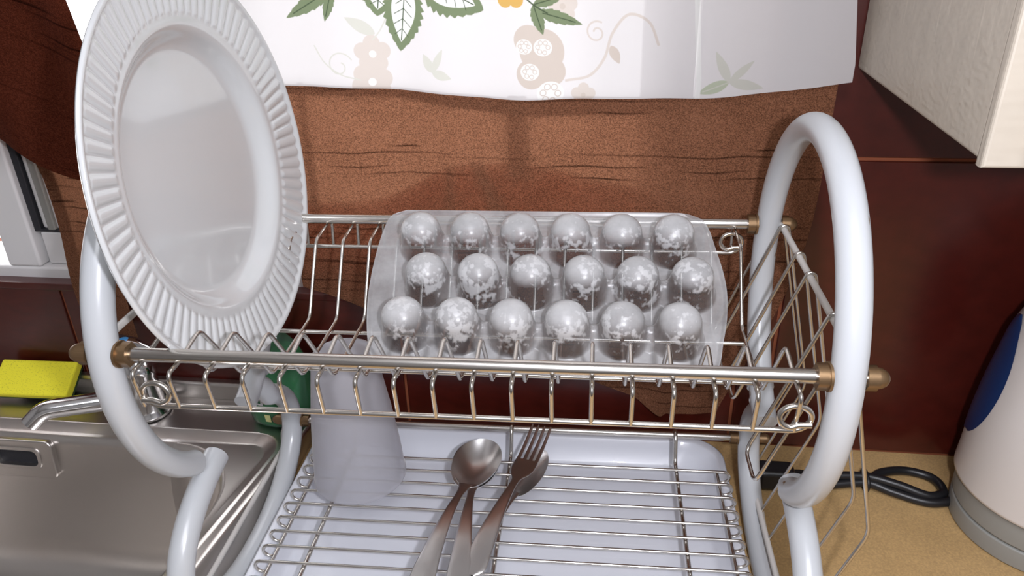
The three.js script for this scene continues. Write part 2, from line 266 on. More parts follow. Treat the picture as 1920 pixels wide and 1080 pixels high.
// the window: white frame, two sashes, seals and panes
{
  const w = new THREE.Group(); w.name = 'window_1'; w.userData.kind = 'structure'; scene.add(w);
  const z1 = -0.196, z0 = -0.262;
  mesh('window_frame', merge([boxGeo(OPX0, OPX1, OPY0, 0.168, z0, z1, 0.003), boxGeo(OPX0, OPX1, OPY1 - 0.03, OPY1, z0, z1, 0.003), boxGeo(OPX0, OPX0 + 0.035, 0.168, OPY1 - 0.03, z0, z1, 0.003), boxGeo(0.158, OPX1, 0.168, OPY1 - 0.03, z0, z1, 0.003)]), M.upvc, w);
  mesh('window_sill', boxGeo(OPX0, OPX1, OPY0 - 0.004, OPY0 + 0.004, -0.205, -0.1815, 0.0015), M.tiles[1], w, 'dark red tile edge along the window opening');
  mesh('mullion', boxGeo(-0.556, -0.518, 0.168, OPY1 - 0.03, z0 + 0.004, z1, 0.003), M.upvc, w);
  const sash = mesh('sash', merge([boxGeo(-0.510, -0.481, 0.208, OPY1 - 0.03, -0.25, -0.206, 0.004), boxGeo(0.108, 0.153, 0.168, OPY1 - 0.03, -0.25, -0.206, 0.004), boxGeo(-0.514, 0.153, 0.168, 0.2065, -0.25, -0.204, 0.003), boxGeo(-0.514, 0.153, OPY1 - 0.06, OPY1 - 0.03, -0.25, -0.206, 0.003)]), M.upvc, w);
  mesh('seal', merge([boxGeo(-0.518, -0.510, 0.2065, OPY1 - 0.03, -0.25, -0.203, 0.001), boxGeo(-0.512, 0.108, 0.2065, 0.2095, -0.25, -0.203, 0.001)]), M.gasket, w, 'black rubber seal');
  mesh('sash_rib', boxGeo(-0.500, -0.492, 0.2095, OPY1 - 0.06, -0.209, -0.201, 0.001), M.kettleGrey, sash, 'grey strip along the sash stile');
  mesh('pane', boxGeo(-0.481, 0.108, 0.2095, OPY1 - 0.06, -0.232, -0.228), M.glass, w);
  mesh('pane', boxGeo(OPX0 + 0.035, -0.556, 0.168, OPY1 - 0.03, -0.232, -0.228), M.glass, w);
}

// ------------------------------------------------------------ countertop and sink
{
  const s = new THREE.Shape([[WX0, -0.42], [WX1, -0.42], [WX1, -WZ], [WX0, -WZ]].map(([x, y]) => new THREE.Vector2(x, y)));
  s.holes.push(new THREE.Path([[-1.02, 0.16], [-0.25, 0.16], [-0.27, -0.31], [-1.02, -0.31]].map(([x, y]) => new THREE.Vector2(x, y))));
  const g = new THREE.ExtrudeGeometry(s, { depth: 0.032, bevelEnabled: false }).rotateX(-Math.PI / 2).translate(0, -0.032, 0);
  const m = mesh('countertop', g, M.counter); m.userData = { label: 'speckled tan countertop under the dish rack, meeting the dark red tiles', category: 'countertop' };
}
function ringPts(c, r, arc = 10, side = 14) {    // corners [TR, BR, BL, TL] as [x, z], radius per corner
  const out = [];
  for (let i = 0; i < 4; i++) {
    const p = V(c[i][0], 0, c[i][1]), a = V(c[(i + 3) % 4][0], 0, c[(i + 3) % 4][1]), b = V(c[(i + 1) % 4][0], 0, c[(i + 1) % 4][1]), rr = Array.isArray(r) ? r[i] : r;
    const da = a.clone().sub(p).normalize(), db = b.clone().sub(p).normalize(), s = p.clone().addScaledVector(da, rr), e = p.clone().addScaledVector(db, rr);
    const cen = p.clone().add(da.clone().add(db).multiplyScalar(rr));
    for (let k = 0; k <= arc; k++) { const t = k / arc * Math.PI / 2; out.push(cen.clone().addScaledVector(db, -rr * Math.cos(t)).addScaledVector(da, -rr * Math.sin(t)).clone()); }
    const nb = V(c[(i + 1) % 4][0], 0, c[(i + 1) % 4][1]), nc = V(c[(i + 2) % 4][0], 0, c[(i + 2) % 4][1]), rn = Array.isArray(r) ? r[(i + 1) % 4] : r;
    const ns = nb.clone().addScaledVector(p.clone().sub(nb).normalize(), rn);
    for (let k = 1; k < side; k++) out.push(e.clone().lerp(ns, k / side));
  }
  return out;
}
function loft(rings, capEnd) {                    // rings: [points, y]
  const n = rings[0][0].length, pos = [], uv = [], idx = [];
  rings.forEach(([p, y], j) => { for (let k = 0; k <= n; k++) { const q = p[k % n]; pos.push(q.x, y, q.z); uv.push(q.x + y * 0.6, q.z + y * 0.8); } });
  for (let j = 0; j < rings.length - 1; j++) for (let k = 0; k < n; k++) { const a = j * (n + 1) + k, b = a + n + 1; idx.push(a, a + 1, b, a + 1, b + 1, b); }
  if (capEnd) { const j = rings.length - 1, c = rings[j][0].reduce((s, q) => s.add(q), V(0, 0, 0)).multiplyScalar(1 / n), o = pos.length / 3; pos.push(c.x, rings[j][1], c.z); uv.push(c.x, c.z); for (let k = 0; k < n; k++) idx.push(j * (n + 1) + k, j * (n + 1) + k + 1, o); }
  const g = new THREE.BufferGeometry(); g.setAttribute('position', new THREE.Float32BufferAttribute(pos, 3)); g.setAttribute('uv', new THREE.Float32BufferAttribute(uv, 2)); g.setIndex(idx); g.computeVertexNormals(); return g;
}
{
  const t = thing('kitchen_sink', 'stainless steel drop-in sink with a wide deck, left of the dish rack', 'sink');
  const Y = 0.027, L = -1.06, rim = (i) => [[-0.2125 - i, -0.172 + i * 0.5], [-0.268 - i, 0.335 - i], [L + i, 0.335 - i], [L + i, -0.172 + i * 0.5]];
  const rec = (i) => [[-0.2325 - i, -0.1190 + i], [-0.288 - i, 0.30 - i], [-0.99 + i, 0.30 - i], [-0.99 + i, -0.116 + i]];
  const bas = (i) => [[-0.262 - i, -0.1025 + i], [-0.272 - i, 0.262 - i], [-0.93 + i, 0.262 - i], [-0.93 + i, -0.1025 + i]];
  mesh('sink_basin', loft([
    [ringPts([[-0.2195, -0.172], [-0.2135, 0.345], [L, 0.345], [L, -0.172]], 0.012), 0.0005], [ringPts(rim(-0.002), 0.014), Y - 0.007], [ringPts(rim(0), 0.014), Y - 0.002], [ringPts(rim(0.0025), 0.014), Y], [ringPts(rim(0.007), 0.014), Y - 0.0005], [ringPts(rim(0.012), 0.014), Y - 0.002],
    [ringPts(rec(-0.003), 0.033), Y - 0.002], [ringPts(rec(-0.001), 0.032), Y - 0.0012], [ringPts(rec(0.001), 0.03), Y - 0.002], [ringPts(rec(0.0025), 0.029), Y - 0.0032], [ringPts(rec(0.0105), 0.026), Y - 0.0068], [ringPts(rec(0.0125), 0.026), Y - 0.0072],
    [ringPts(bas(-0.0015), 0.085), Y - 0.0075], [ringPts(bas(0.0005), 0.085), Y - 0.0080], [ringPts(bas(0.003), 0.085), Y - 0.0105], [ringPts(bas(0.006), 0.088), Y - 0.016], [ringPts(bas(0.012), 0.085), -0.04], [ringPts(bas(0.018), 0.08), -0.11], [ringPts(bas(0.026), 0.075), -0.133], [ringPts(bas(0.042), 0.065), -0.147], [ringPts(bas(0.065), 0.05), -0.151], [ringPts(bas(0.15), 0.02), -0.153]], true), M.steel, t);
  mesh('backsplash_lip', boxGeo(L, -0.2125, 0.02, 0.047, WZ, -0.1705, 0.004), M.steel, t);
  // overflow plate on the back wall of the basin
  const s = new THREE.Shape(); const w = 0.068, h = 0.042, r = 0.007;
  s.moveTo(-w + r, 0); s.lineTo(w - r, 0); s.quadraticCurveTo(w, 0, w, r); s.lineTo(w, h - r); s.quadraticCurveTo(w, h, w - r, h); s.lineTo(-w + r, h); s.quadraticCurveTo(-w, h, -w, h - r); s.lineTo(-w, r); s.quadraticCurveTo(-w, 0, -w + r, 0);
  const slot = (P, cx, cy, hw, hh, r) => { P.moveTo(cx - hw + r, cy - hh); P.lineTo(cx + hw - r, cy - hh); P.quadraticCurveTo(cx + hw, cy - hh, cx + hw, cy - hh + r); P.lineTo(cx + hw, cy + hh - r); P.quadraticCurveTo(cx + hw, cy + hh, cx + hw - r, cy + hh); P.lineTo(cx - hw + r, cy + hh); P.quadraticCurveTo(cx - hw, cy + hh, cx - hw, cy + hh - r); P.lineTo(cx - hw, cy - hh + r); P.quadraticCurveTo(cx - hw, cy - hh, cx - hw + r, cy - hh); return P; };
  s.holes.push(slot(new THREE.Path(), 0.0275, 0.023, 0.0265, 0.0115, 0.009));
  const lip = new THREE.Shape(); slot(lip, 0.0275, 0.023, 0.0275, 0.0125, 0.0095); lip.holes.push(slot(new THREE.Path(), 0.0275, 0.023, 0.0245, 0.0095, 0.0078));
  const put = (g) => g.rotateX(-0.117).translate(-0.552, -0.0262, -0.0917);
  mesh('overflow_plate', put(merge([new THREE.ExtrudeGeometry(s, { depth: 0.0035, bevelEnabled: true, bevelThickness: 0.0015, bevelSize: 0.0015, bevelSegments: 3, curveSegments: 20 }), new THREE.ExtrudeGeometry(lip, { depth: 0.0055, bevelEnabled: true, bevelThickness: 0.001, bevelSize: 0.0006, bevelSegments: 2, curveSegments: 16 })])), M.steel, t);
  mesh('overflow_slot', put(new THREE.ShapeGeometry(slot(new THREE.Shape(), 0.0275, 0.023, 0.027, 0.012, 0.009)).translate(0, 0, 0.0008)), M.gasket, t, 'dark overflow opening');
}
{
  const t = thing('faucet', 'small chrome tap with a lever, on the sink deck behind the rack', 'faucet', [-0.398, 0.026, -0.143]);
  mesh('faucet_base', lathe([[0, 0], [0.022, 0], [0.022, 0.004], [0.0175, 0.009], [0.0165, 0.03], [0.0155, 0.045], [0.017, 0.05], [0.017, 0.058], [0.013, 0.066], [0.0, 0.068]], 32), M.chromeBright, t);
  mesh('spout', sweep(rounded([V(-0.005, 0.02, 0.002), V(-0.03, 0.026, 0.02), V(-0.082, 0.03, 0.047), V(-0.094, 0.018, 0.055)], 0.014), (u) => 0.0108 - 0.0012 * u, 18), M.chromeBright, t);
  const h = mesh('lever', merge([sweep([V(0, 0.062, 0), V(0.004, 0.078, 0.004)], 0.0085, 16), sweep(rounded([V(-0.004, 0.083, 0.002), V(0.010, 0.086, 0.004), V(0.034, 0.079, 0.008)], 0.01), (u) => 0.0085 - 0.004 * u, 14)]), M.chromeBright, t);
  mesh('cold_mark', new THREE.SphereGeometry(0.0062, 16, 10).scale(1, 0.45, 1).translate(-0.004, 0.0905, 0.004), M.faucetBlue, h, 'blue cold-water mark');
}
{
  const t = thing('sponge', 'yellow washing-up sponge with a green scouring side, on the sink deck', 'sponge', [-0.5365, 0.0285, -0.1480], 0.0);
  t.rotation.set(0.63, 0.03, 0, 'YXZ');
  const soft = (g, a) => { const p = g.attributes.position; for (let i = 0; i < p.count; i++) { const x = p.getX(i), y = p.getY(i), z = p.getZ(i), k = a * noise(x * 70, y * 70, z * 70); p.setXYZ(i, x + k, y + k * 0.6, z + k); } g.computeVertexNormals(); return g; };
  const pillow = (w, h, d, r) => { const g = new RoundedBoxGeometry(w, h, d, 6, r); return g; };
  const y = pillow(0.090, 0.011, 0.041, 0.0025).translate(0, 0.0095, -0.0205); mesh('foam', soft(y, 0.0012), M.spongeYellow, t);
  mesh('scouring_pad', soft(pillow(0.088, 0.005, 0.038, 0.0015).translate(0, 0.0025, -0.0195), 0.001), M.scour, t, 'dark green scouring pad');
}

// ------------------------------------------------------------ the dish rack
const TH = 0.03198;
const rack = thing('dish_rack', 'two-tier dish rack of white bent tubes and chrome wire on the countertop', 'dish rack', [0, 0, 0], TH);
{
  const ell = (x, cz, cy, a, b, t0, t1, n = 60) => { const p = []; for (let i = 0; i <= n; i++) { const t = t0 + (t1 - t0) * i / n; p.push(V(x, cy + b * Math.sin(t), cz + a * Math.cos(t))); } return p; };
  const rt = 0.0095, D = 0.10975, H = 0.27, R2 = Math.PI / 180;
  for (const s of [-1, 1]) {
    // upper ring: welded in front on the lower one, round over the top, free end low at the back
    mesh('upper_tube', sweep(ell(0.215 * s, 0, 0.25, 0.1125, 0.125, -61 * R2, 252 * R2, 96), rt, 24), M.white, rack);
    const xl = s > 0 ? 0.2215 : -0.2105;
    mesh('lower_tube', sweep(ell(xl, 0.004, 0.0705, 0.1085, 0.061, 75 * R2, -228 * R2, 96).map((p) => { p.y = Math.max(p.y, 0.0096); return p; }).concat([V(xl * 0.6 + 0.215 * s * 0.4, 0.1275, -0.064), V(0.215 * s, 0.1375, -0.0565)]), rt, 24), M.white, rack);
    for (const [zz, yy, tilt] of [[-0.066, 0.1455, 0.9]]) {
      const ring = sweep([V(0.215 * s, yy + 0.004, zz - 0.006), V(0.215 * s, yy - 0.001, zz + 0.002)], rt + 0.0012, 24); mesh('tube_sleeve', ring, M.white, rack, 'white collar where two tubes meet');
    }
  }
  // threaded tie rods with their nuts
  const hex = (r, w) => new THREE.CylinderGeometry(r, r, w, 6).rotateZ(Math.PI / 2);
  const nuts = (parent, y, z, x0, x1, f = 1) => {
    for (const [x, s] of [[x0, -1], [x1, 1]]) {
      mesh('hex_nut', merge([hex(0.0078 * f, 0.007).translate(x - s * (0.0095 + 0.0035), y, z), new THREE.CylinderGeometry(0.0085 * f, 0.0085 * f, 0.0015, 20).rotateZ(Math.PI / 2).translate(x - s * 0.0098, y, z)]), M.rust, parent, 'rusty brass-coloured nut');
      mesh('acorn_nut', merge([hex(0.0072 * f, 0.006).translate(x + s * (0.0095 + 0.003), y, z), new THREE.SphereGeometry(0.006 * f, 18, 12).scale(1.15, 1, 1).translate(x + s * (0.0095 + 0.006), y, z)]), M.rust, parent, 'rusty domed nut');
    }
  };
  for (const z of [D, -D]) { const r = mesh('tie_rod', sweep([V(-0.228, H, z), V(0.228, H, z)], 0.0042, 14), M.chrome, rack, 'chrome rod'); nuts(r, H, z, -0.215, 0.215); }
  const lr = mesh('tie_rod', sweep([V(-0.222, 0.0605, -0.106), V(0.234, 0.0605, -0.106)], 0.0034, 12), M.chrome, rack, 'chrome rod'); nuts(lr, 0.0605, -0.106, -0.2105, 0.2215, 0.75);

  // upper basket
  const rw = 0.0014, YR = 0.2385, ZR = 0.117;
  const spiralRail = (z, y) => {
    const p = [];
    for (const s of [-1, 1]) {
      const q = [], cx = 0.1855, cy = y + 0.0098;
      for (let k = 0; k <= 44; k++) { const t = k / 44, a = -Math.PI / 2 + t * Math.PI * 1.95, f = 1 - 0.42 * t; q.push(V(s > 0 ? cx + Math.cos(a) * 0.0112 * f + 0.002 : -(cx - 0.0035) - Math.cos(a) * 0.0112 * f, cy + Math.sin(a) * 0.0098 * f, z + 0.003 * t)); }
      const e = q[q.length - 1]; q.push(V(e.x + 0.004 * s, e.y + 0.0016, e.z)); q.push(V(e.x + 0.011 * s, e.y + 0.0018, e.z));
      s < 0 ? p.push(...q.reverse()) : p.push(...q);
    }
    return sweep(p, 0.0018, 8);
  };
  const basket = mesh('wire_basket', merge([spiralRail(ZR, YR), spiralRail(-ZR, YR + 0.003), sweep([V(-0.193, 0.2085, 0.026), V(0.191, 0.2085, 0.026)], 0.0016, 8), sweep([V(-0.193, 0.2085, -0.026), V(0.191, 0.2085, -0.026)], 0.0016, 8)]), M.chrome, rack, 'chrome wire basket rails with spiral ends');
  const prof = [[0.1175, YR], [0.1215, 0.2645], [0.110, 0.2638], [0.078, 0.2695], [0.039, 0.2113], [-0.041, 0.2113], [-0.080, 0.2635], [-0.110, 0.2645], [-0.1215, 0.2645], [-0.1175, YR + 0.003]];
  const wire = sweep(rounded(prof.map(([z, y]) => V(0, y, z)), 0.006), rw, 7);
  for (let i = 0; i < 18; i++) { const m = mesh('basket_wire', wire, M.chrome, basket); m.position.x = -0.1935 + 0.02252 * i; }

  // lower wire shelf
  const CX = 0.008, rails = [];
  for (const x of [-0.146, 0.004, 0.1555]) rails.push(sweep(rounded([V(x, 0.0555, -0.1115), V(x, 0.0655, -0.1085), V(x, 0.063, -0.1005), V(x, 0.0405, -0.090), V(x, 0.0405, 0.135)], 0.006), 0.0019, 8));
  for (const s of [-1, 1]) rails.push(sweep([V(CX + s * 0.185, 0.0345, -0.088), V(CX + s * 0.185, 0.0345, 0.135)], 0.0016, 8));
  const shelf = mesh('wire_shelf', merge(rails), M.chrome, rack, 'chrome wire shelf rails');
  const pts = [];
  for (const s of [-1, 1]) { const q = []; for (let k = 0; k <= 14; k++) { const a = Math.PI / 2 - k / 14 * Math.PI * 1.12; q.push(V(CX + s * (0.1885 + 0.0058 * Math.cos(a)), 0.0383 + 0.0058 * Math.sin(a), 0)); } s < 0 ? pts.push(...q.reverse()) : pts.push(...q); }
  const sw = sweep(pts, 0.00135, 7);
  for (let i = 0; i < 13; i++) { const m = mesh('shelf_wire', sw, M.chrome, shelf); m.position.z = -0.0765 + 0.01645 * i; }

  // side cup holder: coated bars, and three wire loops on the right
  const XB = 0.2245, hook = (s) => { const p = []; for (let k = 0; k <= 26; k++) { const a = -0.6 + k / 26 * 5.2; p.push(V(XB * s, 0.036 + 0.0085 * Math.cos(a), -0.112 + 0.0065 * Math.sin(a))); } return sweep(p, 0.0022, 8); };
  for (const s of [-1, 1]) {
    mesh('side_bar', sweep([V(XB * s, 0.2705, -0.122), V(XB * s, 0.2705, 0.108)], 0.0024, 10), M.whiteBar, rack, 'white coated bar');
    mesh('side_bar', merge([sweep([V(XB * s, 0.0285, -0.112), V(XB * s, 0.0285, 0.09)], 0.0024, 10), hook(s)]), M.whiteBar, rack, 'white coated bar with a hook');
  }
  const holder = new THREE.Group(); holder.name = 'cup_holder'; rack.add(holder);
  for (const [za, zb] of [[-0.119, -0.097], [-0.046, -0.013], [0.045, 0.078]]) {
    const one = (z) => [V(0.183, 0.166, z), V(XB - 0.002, 0.2742, z), V(XB + 0.003, 0.2735, z), V(0.261, 0.127, z), V(XB, 0.0245, z)];
    const a = one(za), b = one(zb).reverse();
    mesh('holder_loop', sweep(rounded([...a, ...b], 0.008, true), 0.0014, 7, true), M.chrome, holder);
  }
}
const inRack = (o, x, y, z) => { o.position.set(x * Math.cos(TH) + z * Math.sin(TH), y, -x * Math.sin(TH) + z * Math.cos(TH)); o.rotation.y = TH; return o; };

// ------------------------------------------------------------ drip tray under the shelf
{
  const r = (i, z = 0) => [[0.204 - i, -0.1435 + i], [0.204 - i, 0.15 - i], [-0.196 + i, 0.15 - i], [-0.196 + i, -0.1435 + i]];
  const g = loft([[ringPts(r(0.012), 0.03), 0.0008], [ringPts(r(0.003), 0.032), 0.022], [ringPts(r(0.002), 0.032), 0.0265], [ringPts(r(0), 0.033), 0.0275], [ringPts(r(0), 0.033), 0.0295], [ringPts(r(0.0015), 0.033), 0.0305], [ringPts(r(0.006), 0.031), 0.0303], [ringPts(r(0.008), 0.03), 0.0290], [ringPts(r(0.0105), 0.03), 0.0235], [ringPts(r(0.018), 0.028), 0.0105], [ringPts(r(0.023), 0.026), 0.0075], [ringPts(r(0.03), 0.022), 0.0065], [ringPts(r(0.1), 0.01), 0.006]], true);
  const m = mesh('drip_tray', g, M.tray); m.userData = { label: 'shallow white plastic drip tray lying beneath the lower wire shelf', category: 'tray' }; inRack(m, 0, 0, 0);
}

// ------------------------------------------------------------ the plate
{
  const R = 0.1350, N = 84, nu = N * 8;
  const front = [[0, -0.0195], [0.03, -0.0195], [0.06, -0.0193], [0.078, -0.0188], [0.0835, -0.0172], [0.088, -0.0135], [0.0915, -0.0095], [0.0945, -0.0072], [0.097, -0.0064], [0.1, -0.0062], [0.128, -0.0026], [0.1295, -0.0022], [0.131, -0.0006], [0.1328, 0.0003], [0.1345, 0], [R, -0.0012]];
  const rs = []; for (const [a, b, n] of [[0, 0.078, 8], [0.078, 0.1, 16], [0.1, 0.131, 24], [0.131, R, 6]]) for (let k = 0; k < n; k++) rs.push(a + (b - a) * k / n); rs.push(R);
  const back = [[R, -0.0018], [0.1335, -0.0035], [0.128, -0.0068], [0.1, -0.0108], [0.088, -0.0195], [0.0845, -0.0245], [0.0815, -0.0245], [0.079, -0.0232], [0, -0.0232]];
  const nv = rs.length - 1 + back.length, at = (j) => j < rs.length ? rs[j] : back[j - rs.length][0];
  const geo = sheet(nu, nv, (u, v) => {
    const j = Math.round(v * nv), r = at(j), a = u * Math.PI * 2; let h;
    if (j < rs.length) {
      h = interp(front, r);
      const ph = u * N, f = Math.abs(Math.sin(ph * Math.PI)), bump = Math.pow(f, 0.62), end = 0.1275 + 0.0022 * f, st = 0.1005;
      const w = sstep(st, st + 0.0035, r) * (1 - sstep(end - 0.0012, end + 0.0006, r));
      h += 0.0017 * (bump - 0.35) * w;
    } else h = back[j - rs.length][1];
    return [r * Math.cos(a), h, -r * Math.sin(a)];
  }, null, true);
  const m = mesh('dinner_plate', geo, M.plate); m.userData = { label: 'large white dinner plate with a fluted rim, standing upright in the rack', category: 'plate' };
  m.position.set(-0.1772, 0.3478, 0.0012); m.quaternion.setFromUnitVectors(V(0, 1, 0), V(0.9945, 0.1048, -0.0092).normalize());
}

// ------------------------------------------------------------ the egg tray, leaning on the rear rod
{
  const y0 = 0.2165, z0 = 0.024, ang = Math.atan2(0.062, 0.128);
  const t = thing('egg_tray', 'frosted plastic egg tray with eighteen domes and limescale, leaning in the upper basket', 'egg tray');
  inRack(t, 0, y0, z0);
  const inner = new THREE.Matrix4().makeRotationX(ang);        // local u -> x, v -> -z, height -> y, tilted up at the back
  const rows = [[-0.0567, 0.0385, 0.0225], [-0.0458, 0.0385, 0.0628], [-0.0560, 0.0383, 0.1035]], domes = [];
  rows.forEach(([u0, p, v0]) => { for (let k = 0; k < 6; k++) domes.push([u0 + p * k, v0]); });
  const left = [[-0.004, -0.0745], [0.0, -0.0785], [0.0063, -0.0820], [0.0246, -0.0872], [0.0537, -0.0920], [0.0901, -0.0935], [0.1208, -0.0918], [0.1366, -0.0872], [0.142, -0.076]];
  const right = [[-0.004, 0.157], [0.0, 0.1625], [0.0195, 0.1672], [0.0422, 0.1718], [0.071, 0.1735], [0.1067, 0.1686], [0.1339, 0.1617], [0.1405, 0.1505], [0.142, 0.143]];
  const H = 0.0360;
  const height = (u, v) => {
    let h = 0, near = 0;
    for (const [a, b] of domes) {
      const d = Math.hypot(u - a, v - b); if (d > 0.034) continue;
      let dome = 0;
      if (d < 0.0150) dome = H - 0.0135 * (1 - Math.sqrt(Math.max(0, 1 - (d / 0.0152) ** 2)));
      else if (d < 0.0192) { const w = (d - 0.0150) / 0.0042; dome = (H - 0.0118) * (1 - w) * (1 - 0.35 * w); }
      const skirt = 0.004 * (1 - sstep(0.015, 0.028, d));
      near = Math.max(near, skirt); h = Math.max(h, dome);
    }
    for (let r = 0; r < 18; r++) if (r % 6 < 5) {                       // low saddles join neighbours in a row
      const [a0, b0] = domes[r], [a1] = domes[r + 1]; if (Math.abs(v - b0) > 0.016 || u < a0 || u > a1) continue;
      const q = (u - a0) / (a1 - a0), top = 0.0150 + 0.011 * (2 * q - 1) ** 2; near = Math.max(near, top * (1 - sstep(0.001, 0.015, Math.abs(v - b0))));
    }
    const k = 0.006, a = h, b = near, q = Math.max(k - Math.abs(a - b), 0) / k;
    return Math.max(a, b) + q * q * k * 0.25;
  };
  // lime scale dried on in patches, mostly round the crowns: where it sits the plastic lets no light through
  const TU = 0.29, TV = 0.16, crust = domes.map(() => [0.02 + 0.17 * rnd(), rnd() * 40]);
  const through = (s, q) => {
    const u = s * TU - 0.10, v = q * TV - 0.01, h = height(u, v);
    let w = -1, best = 1; domes.forEach(([a, b], k) => { const d = Math.hypot(u - a, v - b); if (d < best) { best = d; w = k; } });
    const [th, off] = crust[w], cloud = fbm(u * 55 + off, v * 55, h * 55, 3), grain = fbm(u * 260 + off, v * 260, h * 260, 4);
    const hh = h / H, crown = sstep(0.55, 0.97, hh), inside = sstep(0.0205, 0.0175, best), mid = Math.exp(-(((hh - 0.70) / 0.24) ** 2));
    const scale = sstep(0.00, 0.26, cloud * 0.95 + grain * 0.8 + 0.20 * mid - 0.05 - th * 0.9) * inside * sstep(0.1, 0.35, hh);
    // the blown front of every dome is thinner and clearer than its crown and flanks
    const [da, db] = domes[w], win = Math.exp(-(((u - da) / 0.0155) ** 2)) * sstep(0.010, -0.004, v - db);
    const clear = 0.54 + 0.34 * fbm(u * 30, v * 30, 9.1, 3) + inside * (0.50 * win * (1 - 0.85 * crown) - 0.22 * crown) + 0.10 * grain;
    return Math.max(0.08, Math.min(0.93, clear) * (1 - 0.72 * scale));
  };
  const eggTex = dataTex(1600, 900, through, false, [1 / TU, 1 / TV]); eggTex.offset.set(0.10 / TU, 0.01 / TV);
  M.egg = phy({ color: lin(0.62, 0.62, 0.625), roughness: 0.3, transmission: 1, thickness: 0, ior: 1.48, side: THREE.DoubleSide, transmissionMap: eggTex });
  const nu = 420, nv = 250, V0 = -0.004, V1 = 0.142;
  const full = sheet(nu, nv, (s, q) => {
    const v = V0 + (V1 - V0) * q, l = interp(left, v), r = interp(right, v), u = l + (r - l) * s;
    const e = Math.min(u - l, r - u, v - V0, V1 - v), lip = 0.0022 * (1 - sstep(0, 0.0035, e));
    const p = V(u, height(u, v) + lip, -v).applyMatrix4(inner); return [p.x, p.y, p.z];
  }, (s, q) => { const v = V0 + (V1 - V0) * q, l = interp(left, v), r = interp(right, v); return [l + (r - l) * s, v]; });
  // the one moulded surface, handed out as eighteen domes and the sheet between them
  const groups = Array.from({ length: 19 }, () => []), ix = full.index.array, uvA = full.attributes.uv;
  for (let i = 0; i < ix.length; i += 3) {
    const cu = (uvA.getX(ix[i]) + uvA.getX(ix[i + 1]) + uvA.getX(ix[i + 2])) / 3, cv = (uvA.getY(ix[i]) + uvA.getY(ix[i + 1]) + uvA.getY(ix[i + 2])) / 3;
    let w = 18; domes.forEach(([a, b], k) => { if (Math.hypot(cu - a, cv - b) < 0.0195) w = k; });
    groups[w].push(ix[i], ix[i + 1], ix[i + 2]);
  }
  groups.forEach((list, k) => {
    const map = new Map(), pos = [], nor = [], uv = [], idx = [];
    for (const q of list) { if (!map.has(q)) { map.set(q, map.size); pos.push(full.attributes.position.getX(q), full.attributes.position.getY(q), full.attributes.position.getZ(q)); nor.push(full.attributes.normal.getX(q), full.attributes.normal.getY(q), full.attributes.normal.getZ(q)); uv.push(uvA.getX(q), uvA.getY(q)); } idx.push(map.get(q)); }
    const g = new THREE.BufferGeometry(); g.setAttribute('position', new THREE.Float32BufferAttribute(pos, 3)); g.setAttribute('normal', new THREE.Float32BufferAttribute(nor, 3)); g.setAttribute('uv', new THREE.Float32BufferAttribute(uv, 2)); g.setIndex(idx);
    mesh(k < 18 ? 'egg_dome' : 'tray_sheet', g, M.egg, t);
  });
}

// ------------------------------------------------------------ cup and cutlery on the lower shelf
{
  const t = mesh('plastic_cup', lathe([[0.0402, 0], [0.0412, 0.001], [0.0412, 0.004], [0.0402, 0.006], [0.0388, 0.03], [0.0345, 0.07], [0.0292, 0.108], [0.0268, 0.1255], [0.0262, 0.1278], [0.0245, 0.1284], [0.0225, 0.1272], [0.02, 0.1262], [0, 0.1262]], 72), M.cup);
  t.userData = { label: 'frosted translucent plastic cup standing upside down on the lower shelf', category: 'cup' };
  t.position.set(-0.1305, 0.0455, -0.0462);
}
// a flat metal strip: stations [s, width, y, sideways], thickness th
function strip(st, th, n = 40, round = 0.8) {
  const len = st[st.length - 1][0], tw = st.map((a) => [a[0], a[1]]), ty = st.map((a) => [a[0], a[2]]), tx = st.map((a) => [a[0], a[3] ?? 0]), sides = 12;
  const g = sheet(sides, n, (u, v) => { const s = st[0][0] + (len - st[0][0]) * v, w = interp(tw, s) / 2, a = u * Math.PI * 2, c = Math.cos(a), d = Math.sin(a), e = round; return [interp(tx, s) + w * Math.sign(c) * Math.pow(Math.abs(c), e), interp(ty, s) + th / 2 * Math.sign(d) * Math.pow(Math.abs(d), e), s]; }, (u, v) => [u * 0.03, v * len], true);
  return g;
}
function bowlGeo(L, W, depth, th) {               // spoon bowl: long axis z from -L/2 to L/2, opening upward
  const f = (rx, drop) => (u, v) => { const a = u * Math.PI * 2, r = v, ex = 1 + 0.10 * Math.sin(a); const x = Math.cos(a) * W / 2 * r * ex * rx, z = -Math.sin(a) * L / 2 * r * rx; return [x, -depth * (1 - Math.pow(r, 2.1)) - drop, z]; };
  const a = sheet(48, 14, f(1, 0)), b = sheet(48, 14, f(1, th));
  const rim = sheet(48, 1, (u, v) => f(1, th * v)(u, 1));
  return merge([a, b, rim]);
}
function placeCutlery(t, x, y, z, turn, pitch = 0, roll = 0) { inRack(t, x, y, z); t.rotation.set(pitch, TH + turn, roll, 'YXZ'); return t; }
function makeSpoon(label, group) {
  const t = thing('spoon', label, 'spoon', [0, 0, 0], 0, group);
  mesh('bowl', bowlGeo(0.066, 0.0425, 0.0135, 0.0014), M.cutlery, t);
  mesh('handle', strip([[0.029, 0.012, -0.0002], [0.036, 0.0085, 0.0012], [0.046, 0.0068, 0.0032], [0.065, 0.0085, 0.006], [0.09, 0.0125, 0.0062], [0.115, 0.017, 0.003], [0.128, 0.0195, 0.0], [0.138, 0.017, -0.0018], [0.142, 0.006, -0.0024]], 0.0026), M.cutlery, t);
  return t;
}
